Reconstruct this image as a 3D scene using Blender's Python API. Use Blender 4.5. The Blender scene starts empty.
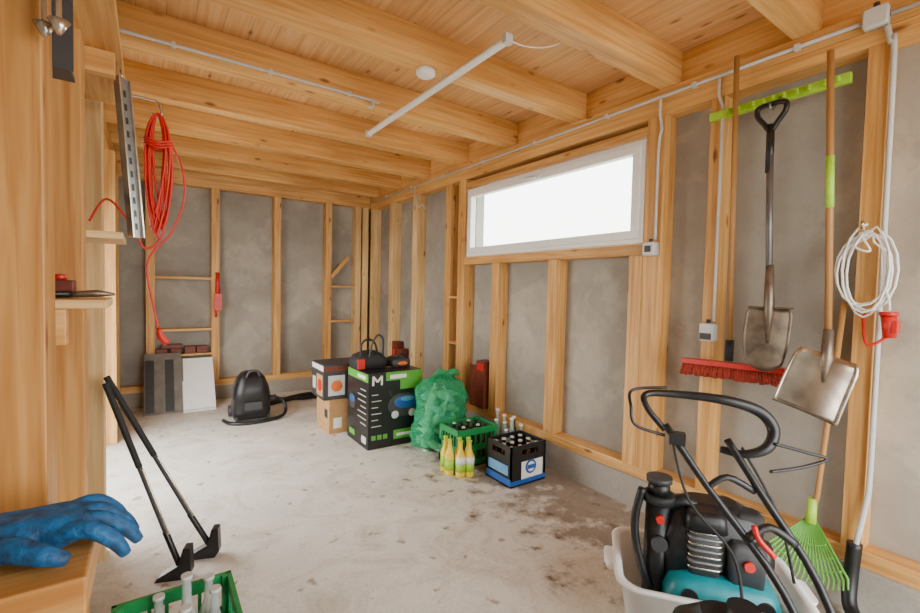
import bpy, bmesh, math, random
from mathutils import Vector, Matrix
random.seed(7)
V=Vector
# ------------------------------------------------------------------ materials
def newmat(name):
    m=bpy.data.materials.new(name); m.use_nodes=True
    nt=m.node_tree; b=nt.nodes['Principled BSDF']; return m,nt,b
def plain(name,col,rough=.5,metal=0,var=.12,scale=20,bump=0.0,coat=0):
    m,nt,b=newmat(name)
    tc=nt.nodes.new('ShaderNodeTexCoord'); n=nt.nodes.new('ShaderNodeTexNoise')
    n.inputs['Scale'].default_value=scale; n.inputs['Detail'].default_value=4
    nt.links.new(tc.outputs['Object'],n.inputs['Vector'])
    r=nt.nodes.new('ShaderNodeValToRGB'); r.color_ramp.elements[0].position=.3; r.color_ramp.elements[1].position=.7
    r.color_ramp.elements[0].color=(*[c*(1-var) for c in col],1); r.color_ramp.elements[1].color=(*[min(1,c*(1+var)) for c in col],1)
    nt.links.new(n.outputs['Fac'],r.inputs['Fac']); nt.links.new(r.outputs['Color'],b.inputs['Base Color'])
    b.inputs['Roughness'].default_value=rough; b.inputs['Metallic'].default_value=metal
    if coat: b.inputs['Coat Weight'].default_value=coat
    if bump:
        bp=nt.nodes.new('ShaderNodeBump'); bp.inputs['Strength'].default_value=bump; bp.inputs['Distance'].default_value=.01
        nt.links.new(n.outputs['Fac'],bp.inputs['Height']); nt.links.new(bp.outputs['Normal'],b.inputs['Normal'])
    return m
def wood(name,light,dark,plank=0,rough=.5):
    m,nt,b=newmat(name); N=nt.nodes.new; L=nt.links.new
    uv=N('ShaderNodeUVMap'); uv.uv_map='UVMap'
    mp=N('ShaderNodeMapping'); mp.inputs['Scale'].default_value=(1.1,24,1); L(uv.outputs['UV'],mp.inputs['Vector'])
    n=N('ShaderNodeTexNoise'); n.inputs['Scale'].default_value=1.6; n.inputs['Detail'].default_value=5; n.inputs['Distortion'].default_value=.7
    L(mp.outputs['Vector'],n.inputs['Vector'])
    r=N('ShaderNodeValToRGB'); r.color_ramp.elements[0].position=.34; r.color_ramp.elements[1].position=.64
    r.color_ramp.elements[0].color=(*dark,1); r.color_ramp.elements[1].color=(*light,1)
    L(n.outputs['Fac'],r.inputs['Fac'])
    n2=N('ShaderNodeTexNoise'); n2.inputs['Scale'].default_value=.9; n2.inputs['Detail'].default_value=2; L(uv.outputs['UV'],n2.inputs['Vector'])
    r2=N('ShaderNodeValToRGB'); r2.color_ramp.elements[0].position=.35; r2.color_ramp.elements[1].position=.65
    r2.color_ramp.elements[0].color=(.76,.69,.60,1); r2.color_ramp.elements[1].color=(1,1,1,1); L(n2.outputs['Fac'],r2.inputs['Fac'])
    mx=N('ShaderNodeMixRGB'); mx.blend_type='MULTIPLY'; mx.inputs['Fac'].default_value=1; L(r.outputs['Color'],mx.inputs[1]); L(r2.outputs['Color'],mx.inputs[2])
    mk=N('ShaderNodeMapping'); mk.inputs['Scale'].default_value=(3.2,9,1); L(uv.outputs['UV'],mk.inputs['Vector'])
    vo=N('ShaderNodeTexVoronoi'); vo.inputs['Scale'].default_value=1.0; L(mk.outputs['Vector'],vo.inputs['Vector'])
    rk=N('ShaderNodeValToRGB'); rk.color_ramp.elements[0].position=.06; rk.color_ramp.elements[0].color=(.32,.17,.08,1)
    rk.color_ramp.elements[1].position=.15; rk.color_ramp.elements[1].color=(1,1,1,1); L(vo.outputs['Distance'],rk.inputs['Fac'])
    m2=N('ShaderNodeMixRGB'); m2.blend_type='MULTIPLY'; m2.inputs['Fac'].default_value=.9; L(mx.outputs['Color'],m2.inputs[1]); L(rk.outputs['Color'],m2.inputs[2])
    out=m2.outputs['Color']
    if plank:
        sp=N('ShaderNodeSeparateXYZ'); L(uv.outputs['UV'],sp.inputs[0])
        a=N('ShaderNodeMath'); a.operation='DIVIDE'; a.inputs[1].default_value=plank; L(sp.outputs['Y'],a.inputs[0])
        f=N('ShaderNodeMath'); f.operation='FRACT'; L(a.outputs[0],f.inputs[0])
        rr=N('ShaderNodeValToRGB'); rr.color_ramp.elements[0].position=.0; rr.color_ramp.elements[0].color=(.35,.25,.18,1)
        rr.color_ramp.elements[1].position=.03; rr.color_ramp.elements[1].color=(1,1,1,1); L(f.outputs[0],rr.inputs['Fac'])
        fl=N('ShaderNodeMath'); fl.operation='FLOOR'; L(a.outputs[0],fl.inputs[0])
        wn=N('ShaderNodeTexWhiteNoise'); wn.noise_dimensions='1D'; L(fl.outputs[0],wn.inputs['W'])
        rw=N('ShaderNodeValToRGB'); rw.color_ramp.elements[0].color=(.84,.78,.72,1); rw.color_ramp.elements[1].color=(1,1,1,1); L(wn.outputs['Value'],rw.inputs['Fac'])
        m3=N('ShaderNodeMixRGB'); m3.blend_type='MULTIPLY'; m3.inputs['Fac'].default_value=1; L(out,m3.inputs[1]); L(rr.outputs['Color'],m3.inputs[2])
        m4=N('ShaderNodeMixRGB'); m4.blend_type='MULTIPLY'; m4.inputs['Fac'].default_value=1; L(m3.outputs['Color'],m4.inputs[1]); L(rw.outputs['Color'],m4.inputs[2])
        out=m4.outputs['Color']
    L(out,b.inputs['Base Color']); b.inputs['Roughness'].default_value=rough
    bp=N('ShaderNodeBump'); bp.inputs['Strength'].default_value=.12; bp.inputs['Distance'].default_value=.004
    L(n.outputs['Fac'],bp.inputs['Height']); L(bp.outputs['Normal'],b.inputs['Normal'])
    return m
M_wood=wood('spruce',(.84,.50,.175),(.60,.285,.068))
M_woodb=wood('spruce_beam',(.93,.57,.205),(.74,.37,.095))
M_woodp=wood('pale_spruce',(.88,.64,.32),(.70,.44,.18))
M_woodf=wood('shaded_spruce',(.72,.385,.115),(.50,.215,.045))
M_woodd=wood('handle_wood',(.60,.33,.11),(.40,.19,.055))
M_ceil=wood('ceiling_board',(.94,.60,.28),(.80,.43,.16),plank=.135)
M_black=plain('black_plastic',(.010,.010,.011),.38)
M_blackm=plain('black_rubber',(.016,.016,.016),.7)
M_dgrey=plain('dark_grey',(.04,.04,.043),.5)
M_mgrey=plain('mid_grey_metal',(.28,.28,.275),.35,metal=.6)
M_white=plain('white_plastic',(.90,.89,.86),.35,var=.02)
M_whiteb=plain('white_board',(.86,.84,.80),.5,var=.05)
M_gboard=plain('grey_board',(.17,.155,.13),.8,var=.25,scale=9)
M_steel=plain('steel',(.60,.54,.46),.27,metal=.95,var=.35,scale=10)
M_steelo=plain('worn_steel',(.20,.16,.12),.42,metal=.7,var=.5,scale=12)
M_shaft=plain('grey_steel_shaft',(.16,.155,.15),.4,metal=.6,var=.2,scale=12)
M_rust=plain('rusty_steel',(.14,.09,.05),.55,metal=.5,var=.5,scale=14)
M_red=plain('red_plastic',(.58,.015,.01),.35)
M_redc=plain('red_cable',(.72,.022,.010),.4)
M_brist=plain('red_bristle',(.32,.03,.012),.8,var=.4,scale=90,bump=.5)
M_brown=plain('brown_box',(.15,.025,.010),.5,var=.3)
M_card=plain('cardboard',(.48,.27,.11),.8,var=.1)
M_green=plain('green_crate',(.015,.26,.07),.4)
M_lime=plain('lime_green',(.38,.66,.04),.4)
M_rake=plain('rake_green',(.14,.40,.06),.45)
M_dgreen=plain('box_green',(.10,.40,.04),.5)
M_teal=plain('teal_plastic',(.0,.22,.26),.35)
M_blue=plain('blue_print',(.015,.10,.38),.45)
M_lblue=plain('light_blue_print',(.12,.33,.58),.45)
M_glove=plain('blue_glove',(.004,.085,.23),.6,var=.6,scale=40,bump=.8)
M_yellow=plain('yellow_label',(.88,.66,.04),.35)
M_galv=plain('grey_conduit',(.58,.57,.54),.5,var=.05)
M_lgrey=plain('light_grey_box',(.62,.62,.60),.4,var=.04)
M_orange=plain('orange_print',(.75,.16,.02),.5)
def glassm(name,col,alpha=.55,rough=.08,tint=.6,bump=0):
    m,nt,b=newmat(name)
    tr=nt.nodes.new('ShaderNodeBsdfTransparent'); tr.inputs[0].default_value=(*[min(1,c*tint+1-tint) for c in col],1)
    mx=nt.nodes.new('ShaderNodeMixShader'); mx.inputs[0].default_value=alpha
    b.inputs['Base Color'].default_value=(*col,1); b.inputs['Roughness'].default_value=rough
    if bump:
        tc=nt.nodes.new('ShaderNodeTexCoord'); no=nt.nodes.new('ShaderNodeTexNoise'); no.inputs['Scale'].default_value=9; no.inputs['Detail'].default_value=3; no.inputs['Distortion'].default_value=2.5
        nt.links.new(tc.outputs['Object'],no.inputs['Vector'])
        bp=nt.nodes.new('ShaderNodeBump'); bp.inputs['Strength'].default_value=bump; bp.inputs['Distance'].default_value=.05
        nt.links.new(no.outputs['Fac'],bp.inputs['Height']); nt.links.new(bp.outputs['Normal'],b.inputs['Normal'])
    nt.links.new(tr.outputs[0],mx.inputs[1]); nt.links.new(b.outputs[0],mx.inputs[2])
    nt.links.new(mx.outputs[0],nt.nodes['Material Output'].inputs['Surface']); return m
M_bgreen=glassm('green_glass',(.03,.12,.03),.75)
M_bclear=glassm('clear_glass',(.75,.80,.78),.4)
M_bbrown=glassm('brown_glass',(.09,.03,.008),.85)
M_pane=glassm('window_glass',(.85,.92,.88),.06,.02)
M_bag=glassm('green_bag_film',(.05,.58,.26),.42,.12,tint=.55,bump=1.0)
M_pet=plain('pet_bottle',(.62,.82,.68),.2,var=.2)
M_pet2=plain('pet_bottle_blue',(.35,.60,.62),.2,var=.2)
# concrete
def concrete(name,base,stains,lo=.78,hi=1.12,patch=False,detail=9,bump=.15):
    m,nt,b=newmat(name); N=nt.nodes.new; L=nt.links.new
    tc=N('ShaderNodeTexCoord')
    n1=N('ShaderNodeTexNoise'); n1.inputs['Scale'].default_value=1.3; n1.inputs['Detail'].default_value=detail; n1.inputs['Roughness'].default_value=.62 if detail>5 else .5; L(tc.outputs['Object'],n1.inputs['Vector'])
    r1=N('ShaderNodeValToRGB'); r1.color_ramp.elements[0].position=.32; r1.color_ramp.elements[1].position=.68
    r1.color_ramp.elements[0].color=(*[c*lo for c in base],1); r1.color_ramp.elements[1].color=(*[c*hi for c in base],1); L(n1.outputs['Fac'],r1.inputs['Fac'])
    n2=N('ShaderNodeTexNoise'); n2.inputs['Scale'].default_value=60; n2.inputs['Detail'].default_value=3; L(tc.outputs['Object'],n2.inputs['Vector'])
    k=.88 if bump else .96
    r2=N('ShaderNodeValToRGB'); r2.color_ramp.elements[0].position=.3; r2.color_ramp.elements[0].color=(k,k,k,1); r2.color_ramp.elements[1].position=.6; r2.color_ramp.elements[1].color=(1,1,1,1); L(n2.outputs['Fac'],r2.inputs['Fac'])
    mx=N('ShaderNodeMixRGB'); mx.blend_type='MULTIPLY'; mx.inputs[0].default_value=1; L(r1.outputs['Color'],mx.inputs[1]); L(r2.outputs['Color'],mx.inputs[2]); out=mx.outputs['Color']
    def mult(out,fac_out,stops):
        rr=N('ShaderNodeValToRGB'); rr.color_ramp.elements[0].position=stops[0][0]; rr.color_ramp.elements[0].color=(*stops[0][1],1)
        rr.color_ramp.elements[1].position=stops[1][0]; rr.color_ramp.elements[1].color=(*stops[1][1],1); L(fac_out,rr.inputs['Fac'])
        mm=N('ShaderNodeMixRGB'); mm.blend_type='MULTIPLY'; mm.inputs[0].default_value=1; L(out,mm.inputs[1]); L(rr.outputs['Color'],mm.inputs[2]); return mm.outputs['Color']
    if patch:
        n5=N('ShaderNodeTexNoise'); n5.inputs['Scale'].default_value=1.7; n5.inputs['Detail'].default_value=6; n5.inputs['Roughness'].default_value=.62; n5.inputs['Distortion'].default_value=.5; L(tc.outputs['Object'],n5.inputs['Vector'])
        out=mult(out,n5.outputs['Fac'],((.52,(1,1,1)),(.58,(1.2,1.19,1.16))))
        n7=N('ShaderNodeTexNoise'); n7.inputs['Scale'].default_value=5; n7.inputs['Detail'].default_value=6; n7.inputs['Roughness'].default_value=.65; L(tc.outputs['Object'],n7.inputs['Vector'])
        out=mult(out,n7.outputs['Fac'],((.40,(.90,.89,.87)),(.60,(1,1,1))))
    if stains:
        n3=N('ShaderNodeTexNoise'); n3.inputs['Scale'].default_value=4.5; n3.inputs['Detail'].default_value=6; n3.inputs['Roughness'].default_value=.7; L(tc.outputs['Object'],n3.inputs['Vector'])
        sp=N('ShaderNodeSeparateXYZ'); L(tc.outputs['Object'],sp.inputs[0])
        mr=N('ShaderNodeMapRange'); mr.inputs['From Min'].default_value=1.2; mr.inputs['From Max'].default_value=2.4; mr.inputs['To Min'].default_value=-.16; mr.inputs['To Max'].default_value=.22; L(sp.outputs['X'],mr.inputs['Value'])
        ad=N('ShaderNodeMath'); ad.operation='ADD'; L(n3.outputs['Fac'],ad.inputs[0]); L(mr.outputs[0],ad.inputs[1])
        out=mult(out,ad.outputs[0],((.52,(1,1,1)),(.66,(.40,.345,.295))))
        n4=N('ShaderNodeTexNoise'); n4.inputs['Scale'].default_value=9; n4.inputs['Detail'].default_value=3; L(tc.outputs['Object'],n4.inputs['Vector'])
        out=mult(out,n4.outputs['Fac'],((.645,(1,1,1)),(.70,(.56,.48,.41))))
        n6=N('ShaderNodeTexNoise'); n6.inputs['Scale'].default_value=2.6; n6.inputs['Detail'].default_value=8; n6.inputs['Roughness'].default_value=.75; n6.inputs['Distortion'].default_value=1.2; L(tc.outputs['Object'],n6.inputs['Vector'])
        out=mult(out,n6.outputs['Fac'],((.47,(1,1,1)),(.66,(.76,.71,.66))))
    L(out,b.inputs['Base Color']); b.inputs['Roughness'].default_value=.72
    if bump:
        bp=N('ShaderNodeBump'); bp.inputs['Strength'].default_value=bump; bp.inputs['Distance'].default_value=.01; L(n2.outputs['Fac'],bp.inputs['Height']); L(bp.outputs['Normal'],b.inputs['Normal'])
    return m
M_floor=concrete('floor_concrete',(.77,.72,.64),True,.88,1.1)
M_curb=concrete('curb_concrete',(.38,.345,.29),False)
M_wall=concrete('grey_wall_panel',(.345,.32,.275),False,.80,1.16,True,5,0)
# ------------------------------------------------------------------ mesh builder
class MB:
    def __init__(s):
        s.bm=bmesh.new(); s.uv=s.bm.loops.layers.uv.new('UVMap'); s.mats=[]
    def mi(s,m):
        if m not in s.mats: s.mats.append(m)
        return s.mats.index(m)
    def box(s,lo,hi,mat,M=None):
        lo=V(lo);hi=V(hi); idx=s.mi(mat)
        cs=[V((x,y,z)) for x in (lo.x,hi.x) for y in (lo.y,hi.y) for z in (lo.z,hi.z)]
        vs=[s.bm.verts.new(M@c if M else c) for c in cs]
        sz=hi-lo; Lx=max(range(3),key=lambda i:sz[i]); ou=random.uniform(0,50); ov=random.uniform(0,50)
        for f,ax in (((0,1,3,2),0),((4,6,7,5),0),((0,4,5,1),1),((2,3,7,6),1),((0,2,6,4),2),((1,5,7,3),2)):
            fc=s.bm.faces.new([vs[i] for i in f]); fc.material_index=idx
            if ax==Lx: a,b=[i for i in range(3) if i!=ax]
            else: a=Lx; b=[i for i in range(3) if i!=ax and i!=Lx][0]
            for l,i in zip(fc.loops,f): l[s.uv].uv=(cs[i][a]+ou+ax*.37,cs[i][b]+ov)
        return s
    def obox(s,c,size,mat,rot=(0,0,0)):
        from mathutils import Euler
        M=Matrix.Translation(c)@Euler(rot).to_matrix().to_4x4(); h=V(size)/2
        return s.box(-h,h,mat,M)
    def rings(s,rings,mat,cap=True,smooth=True,closed=False):
        idx=s.mi(mat); R=[[s.bm.verts.new(p) for p in r] for r in rings]; n=len(R[0])
        pairs=list(zip(R[:-1],R[1:]))
        if closed: pairs.append((R[-1],R[0]))
        for k,(a,b) in enumerate(pairs):
            for i in range(n):
                j=(i+1)%n
                try:
                    f=s.bm.faces.new((a[i],a[j],b[j],b[i])); f.material_index=idx; f.smooth=smooth
                    for l,(uu,vv) in zip(f.loops,((k,i),(k,i+1),(k+1,i+1),(k+1,i))): l[s.uv].uv=(uu*.3,vv*.01)
                except Exception: pass
        if cap and not closed:
            for r in (R[0][::-1],R[-1]):
                try: f=s.bm.faces.new(r); f.material_index=idx
                except Exception: pass
        return s
    def tube(s,pts,r,mat,seg=10,closed=False,cap=True,sub=0,smooth=True,flat=1.0):
        pts=[V(p) for p in pts]; n0=len(pts)
        rr=list(r) if isinstance(r,(list,tuple)) else [r]*n0
        if sub:
            np_,nr=[],[]
            rng=n0 if closed else n0-1
            for i in range(rng):
                g=(lambda k: pts[k%n0]) if closed else (lambda k: pts[max(0,min(n0-1,k))])
                p0,p1,p2,p3=g(i-1),g(i),g(i+1),g(i+2)
                for k in range(sub):
                    t=k/sub
                    np_.append(.5*((2*p1)+(p2-p0)*t+(2*p0-5*p1+4*p2-p3)*t*t+(3*p1-p0-3*p2+p3)*t**3))
                    nr.append(rr[i]*(1-t)+rr[(i+1)%n0]*t)
            if not closed: np_.append(pts[-1]); nr.append(rr[-1])
            pts,rr=np_,nr
        n=len(pts); R=[]; prev=None
        for i in range(n):
            if closed: t=pts[(i+1)%n]-pts[i-1]
            else: t=pts[min(n-1,i+1)]-pts[max(0,i-1)]
            if t.length<1e-9: t=V((0,0,1))
            t.normalize()
            if prev is None:
                up=V((0,0,1)) if abs(t.z)<.9 else V((1,0,0)); a=t.cross(up).normalized()
            else:
                a=prev-t*prev.dot(t)
                if a.length<1e-6: a=t.orthogonal()
                a.normalize()
            prev=a; b=t.cross(a)
            R.append([pts[i]+(a*math.cos(2*math.pi*k/seg)+b*math.sin(2*math.pi*k/seg)*flat)*rr[i] for k in range(seg)])
        return s.rings(R,mat,cap,smooth,closed)
    def cyl(s,p0,p1,r0,mat,r1=None,seg=18): return s.tube([p0,p1],[r0,r0 if r1 is None else r1],mat,seg)
    def lathe(s,prof,o,mat,seg=18,M=None):
        o=V(o); R=[]
        for r,z in prof:
            ring=[V((r*math.cos(2*math.pi*k/seg),r*math.sin(2*math.pi*k/seg),z)) for k in range(seg)]
            R.append([(M@p if M else p+o) for p in ring])
        return s.rings(R,mat)
    def rr(s,secs,mat,M=None,seg=5,cap=True,smooth=True):
        R=[]
        for cx,cy,z,hx,hy,rad in secs:
            rad=min(rad,hx*.999,hy*.999); ring=[]
            for qx,qy,a0 in ((1,1,0),(-1,1,90),(-1,-1,180),(1,-1,270)):
                for k in range(seg+1):
                    a=math.radians(a0+90*k/seg)
                    ring.append(V((cx+qx*(hx-rad)+rad*math.cos(a),cy+qy*(hy-rad)+rad*math.sin(a),z)))
            R.append([M@p if M else p for p in ring])
        return s.rings(R,mat,cap,smooth)
    def ell(s,c,rad,mat,seg=18,M=None):
        R=[]; h=seg//2
        for i in range(1,h):
            th=math.pi*i/h
            ring=[V((rad[0]*math.sin(th)*math.cos(2*math.pi*k/seg),rad[1]*math.sin(th)*math.sin(2*math.pi*k/seg),-rad[2]*math.cos(th))) for k in range(seg)]
            R.append([(M@p if M else p)+V(c) for p in ring])
        return s.rings(R,mat)
    def prism(s,pts,t,mat,M):
        R=[[M@V((x,y,z)) for x,y in pts] for z in (-t/2,t/2)]
        return s.rings(R,mat,True,False)
    def done(s,name,bevel=0,mods=None):
        bmesh.ops.recalc_face_normals(s.bm,faces=s.bm.faces)
        me=bpy.data.meshes.new(name)
        xs=[v.co.copy() for v in s.bm.verts]
        lo=V([min(p[i] for p in xs) for i in range(3)]); hi=V([max(p[i] for p in xs) for i in range(3)])
        o=V(((lo.x+hi.x)/2,(lo.y+hi.y)/2,lo.z)) if name not in NOSHIFT else V((0,0,0))
        for v in s.bm.verts: v.co-=o
        s.bm.to_mesh(me); s.bm.free()
        for m in s.mats: me.materials.append(m)
        ob=bpy.data.objects.new(name,me); ob.location=o; bpy.context.scene.collection.objects.link(ob)
        if bevel:
            bm=ob.modifiers.new('bev','BEVEL'); bm.width=bevel; bm.segments=2; bm.limit_method='ANGLE'
        return ob
NOSHIFT={'floor','wall_right','wall_back','wall_left','wall_front','ceiling'}
# ------------------------------------------------------------------ room
XR=2.72; XL=-.42; YB=6.17; YF=-.9; ZC=2.88; SF=2.60
MB().box((XL-.3,YF-.3,-.12),(XR+.15,YB+.15,0),M_floor).done('floor')
MB().box((XL-.3,YF-.3,ZC),(XR+.15,YB+.15,ZC+.05),M_woodp).done('roof_slab')
c=MB(); c.box((XL,YF,ZC-.022),(XR,YB,ZC-.001),M_ceil); c.done('ceiling')
w=MB(); wy0,wy1,wz0,wz1=1.70,3.66,1.72,2.39
w.box((XR,YF,0),(XR+.1,wy0,ZC),M_wall); w.box((XR,wy1,0),(XR+.1,YB,ZC),M_wall)
w.box((XR,wy0,0),(XR+.1,wy1,wz0),M_wall); w.box((XR,wy0,wz1),(XR+.1,wy1,ZC),M_wall); w.done('wall_right')
MB().box((XL,YB,0),(XR+.1,YB+.1,ZC),M_wall).done('wall_back')
dy0,dy1,dz=2.95,4.75,2.10
w=MB(); w.box((XL-.1,YF,0),(XL,dy0,ZC),M_wall); w.box((XL-.1,dy1,0),(XL,YB+.1,ZC),M_wall); w.box((XL-.1,dy0,dz),(XL,dy1,ZC),M_wall); w.done('wall_left')
PX=.50  # unseen left front pier, widened to keep doorway light off the left posts
w=MB(); w.box((XL-.1,YF-.1,2.45),(XR+.1,YF,ZC),M_wall); w.box((2.55,YF-.1,0),(XR+.1,YF,2.45),M_wall); w.box((XL-.1,YF-.1,0),(PX,YF,2.45),M_wall); w.done('wall_front')
w=MB(); w.box((XL-.1,dy0-.001,0),(XL+.05,dy0+.04,dz),M_woodp); w.box((XL-.1,dy1-.04,0),(XL+.05,dy1,dz),M_woodp); w.box((XL-.1,dy0,dz-.04),(XL+.05,dy1,dz),M_woodp); w.done('trim_1')
CH=.20
k=MB(); k.box((SF-.02,YF,0),(XR,YB,CH),M_curb); k.done('baseboard_right')
k=MB(); k.box((XL,YB-.13,0),(SF-.02,YB,CH-.03),M_curb); k.done('baseboard_back')
# right wall stud framing
f=MB()
f.box((SF,YF,CH),(XR-.001,YB,CH+.07),M_wood)
f.box((SF,YF,2.50),(XR-.001,YB,2.57),M_woodb)
f.box((SF,YF,2.572),(XR-.001,YB,2.66),M_woodb)
f.box((SF+.045,YF,2.661),(XR-.001,YB,ZC-.023),M_woodb)
for y in (-.1,.60,1.27):
    f.box((SF,y-.037,CH+.07),(XR-.001,y+.037,2.5),M_wood)
for y,hw in ((4.00,.05),(4.72,.06),(5.35,.06),(5.98,.05)):
    f.box((SF,y-hw,CH+.07),(XR-.001,y+hw,2.5),M_woodp if y>4.5 else M_wood)
f.box((SF-.01,1.57,CH+.07),(XR-.001,1.69,2.5),M_wood)
f.box((SF-.01,1.691,CH+.07),(XR-.001,1.79,1.645),M_wood)
f.box((SF-.01,3.67,CH+.07),(XR-.001,3.79,2.5),M_wood)
f.box((SF-.01,1.69,1.645),(XR-.001,3.67,1.715),M_wood)
f.box((SF,1.69,2.40),(XR-.001,3.67,2.46),M_wood)
for y in (2.48,3.19): f.box((SF,y-.05,CH+.07),(XR-.001,y+.05,1.645),M_wood)
f.box((SF,3.79,1.30),(XR-.001,3.95,1.325),M_wood); f.box((SF,3.79,.82),(XR-.001,3.95,.845),M_wood)
f.box((SF,5.02,.38),(XR-.001,5.29,.405),M_wood)
f.done('stud_framing_right',.003)
# back wall stud framing
BY=YB-.13
f=MB(); xb=SF-.002
f.box((XL+.12,BY,CH-.03),(xb,YB-.001,CH+.04),M_wood)
f.box((XL+.12,BY-.01,2.52),(xb,YB-.001,2.68),M_wood)
for x in (0.0,.64,1.34,2.0,2.42,2.53):
    f.box((x-.042,BY,CH+.04),(x+.042,YB-.001,2.52),M_wood if x<2.3 else M_woodp)
f.box((.04,BY,1.44),(.60,YB-.001,1.47),M_wood); f.box((.04,BY,.84),(.60,YB-.001,.87),M_wood); f.box((.04,BY,.55),(.60,YB-.001,.575),M_wood)
f.box((2.04,BY,1.38),(2.38,YB-.001,1.41),M_wood); f.box((2.04,BY,.90),(2.38,YB-.001,.93),M_wood)
f.obox((2.16,BY+.03,1.66),(.05,.05,.38),M_wood,(0,math.radians(40),0))
f.done('stud_framing_back',.003)
# left wall stud framing
f=MB()
f.box((XL+.001,YF,2.50),(-.28,YB-.14,2.66),M_wood)
f.box((XL+.001,-.8,0),(-.28,-.7,2.5),M_wood)
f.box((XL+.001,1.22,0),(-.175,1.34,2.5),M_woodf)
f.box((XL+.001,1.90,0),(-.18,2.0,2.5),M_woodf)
f.box((XL+.001,2.78,0),(-.19,2.90,2.5),M_woodp)
f.box((XL+.001,4.80,0),(-.24,4.90,2.5),M_wood)
f.box((XL+.001,5.4,0),(-.27,5.48,2.5),M_wood)
f.box((XL+.001,5.9,0),(-.27,6.03,2.5),M_wood)
f.done('stud_framing_left',.003)
for y in (.12,.82,1.51,2.23,2.98,3.72,4.46,5.18,5.86):
    MB().box((XL+.001,y,2.661),(SF+.044,y+.11,ZC-.023),M_woodb).done('ceiling_beam',.003)
# ---- window
w=MB(); y0,y1,z0,z1=wy0+.003,wy1-.003,wz0+.003,wz1-.003; xa,xb_=SF-.015,XR+.03; t=.05
def frame(w,xa,xb,y0,y1,z0,z1,t,m):
    w.box((xa,y0,z0),(xb,y1,z0+t),m); w.box((xa,y0,z1-t),(xb,y1,z1),m)
    w.box((xa,y0,z0+t),(xb,y0+t,z1-t),m); w.box((xa,y1-t,z0+t),(xb,y1,z1-t),m)
frame(w,xa+.02,xa+.09,y0,y1,z0,z1,.045,M_white)
frame(w,xa,xa+.055,y0+.03,y1-.03,z0+.03,z1-.03,.055,M_white)
w.box((xa+.03,y0+.08,z0+.08),(xa+.036,y1-.08,z1-.08),M_pane)
w.box((xa-.012,2.62,z1-.075),(xa,2.72,z1-.05),M_white); w.cyl((xa-.02,2.66,z1-.063),(xa-.02,2.78,z1-.055),.009,M_lgrey)
w.done('window_1',.003)
# ---- electrics
cd=MB(); cx=SF-.013
cd.tube([(cx,6.0,2.60),(cx,3,2.605),(cx,.66,2.61)],.0095,M_galv,8)
cd.tube([(cx,.565,2.61),(cx,-.6,2.615)],.0095,M_galv,8)
for y in (5.5,4.8,4.1,3.4,2.7,2.0,1.4,.9): cd.box((cx-.012,y-.012,2.594),(SF-.0005,y+.012,2.622),M_lgrey)
cd.done('ceiling_conduit')
cd=MB(); cd.tube([(cx-.012,1.60,2.59),(cx-.012,1.60,2.5),(cx-.012,1.585,2.40),(cx-.012,1.60,2.3),(cx-.012,1.60,1.73)],.0085,M_galv,8,sub=5); cd.done('window_conduit')
cd=MB(); cd.tube([(cx,1.26,2.59),(cx,1.26,2.5),(cx,1.235,2.42),(cx-.002,1.235,2.30),(cx,1.235,1.25)],.008,M_galv,8,sub=5); cd.done('socket_conduit')
cd=MB(); cd.tube([(cx,4.72,2.59),(cx,4.70,2.5),(cx,4.62,2.35),(cx-.01,4.52,2.36),(cx-.01,4.45,2.3)],.008,M_galv,8,sub=5); cd.done('cable_stub')
def jb(c,sz,m,name,glands=True):
    b=MB(); b.rr([(0,0,0,sz[1]/2,sz[2]/2,.012),(0,0,sz[0]*.85,sz[1]/2,sz[2]/2,.012),(0,0,sz[0],sz[1]/2-.006,sz[2]/2-.006,.01)],m,
      Matrix.Translation(c)@Matrix(((0,0,-1,0),(1,0,0,0),(0,1,0,0),(0,0,0,1))))
    if glands: b.cyl(V(c)+V((-sz[0]*.5,0,sz[2]/2)),V(c)+V((-sz[0]*.5,0,sz[2]/2+.02)),.011,M_dgrey)
    return b
b=jb((SF-.0005,.612,2.61),(.045,.085,.085),M_lgrey,'j'); b.done('junction_box')
b=jb((SF-.0105,1.62,1.675),(.06,.08,.085),M_lgrey,'j'); b.box((SF-.074,1.60,1.655),(SF-.068,1.64,1.695),M_dgrey); b.done('light_switch')
b=jb((SF-.001,1.255,1.19),(.055,.08,.10),M_lgrey,'j'); b.box((SF-.062,1.225,1.15),(SF-.055,1.285,1.185),M_dgrey); b.done('wall_socket')
cd=MB(); cd.tube([(SF-.02,.575,2.56),(SF-.02,.56,2.48),(SF-.02,.548,2.38),(SF-.02,.545,1.0),(SF-.02,.545,.62),(SF-.03,.55,.50),(SF-.05,.565,.36),(SF-.05,.575,.28)],.0105,M_galv,10,sub=5); cd.done('vertical_conduit')
cd=MB(); cd.tube([(SF-.05,.575,.32),(SF-.06,.58,.17),(SF-.10,.57,.07),(SF-.17,.52,.035),(SF-.38,.40,.035)],.028,M_black,12,sub=6); cd.done('drain_hose')
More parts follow.
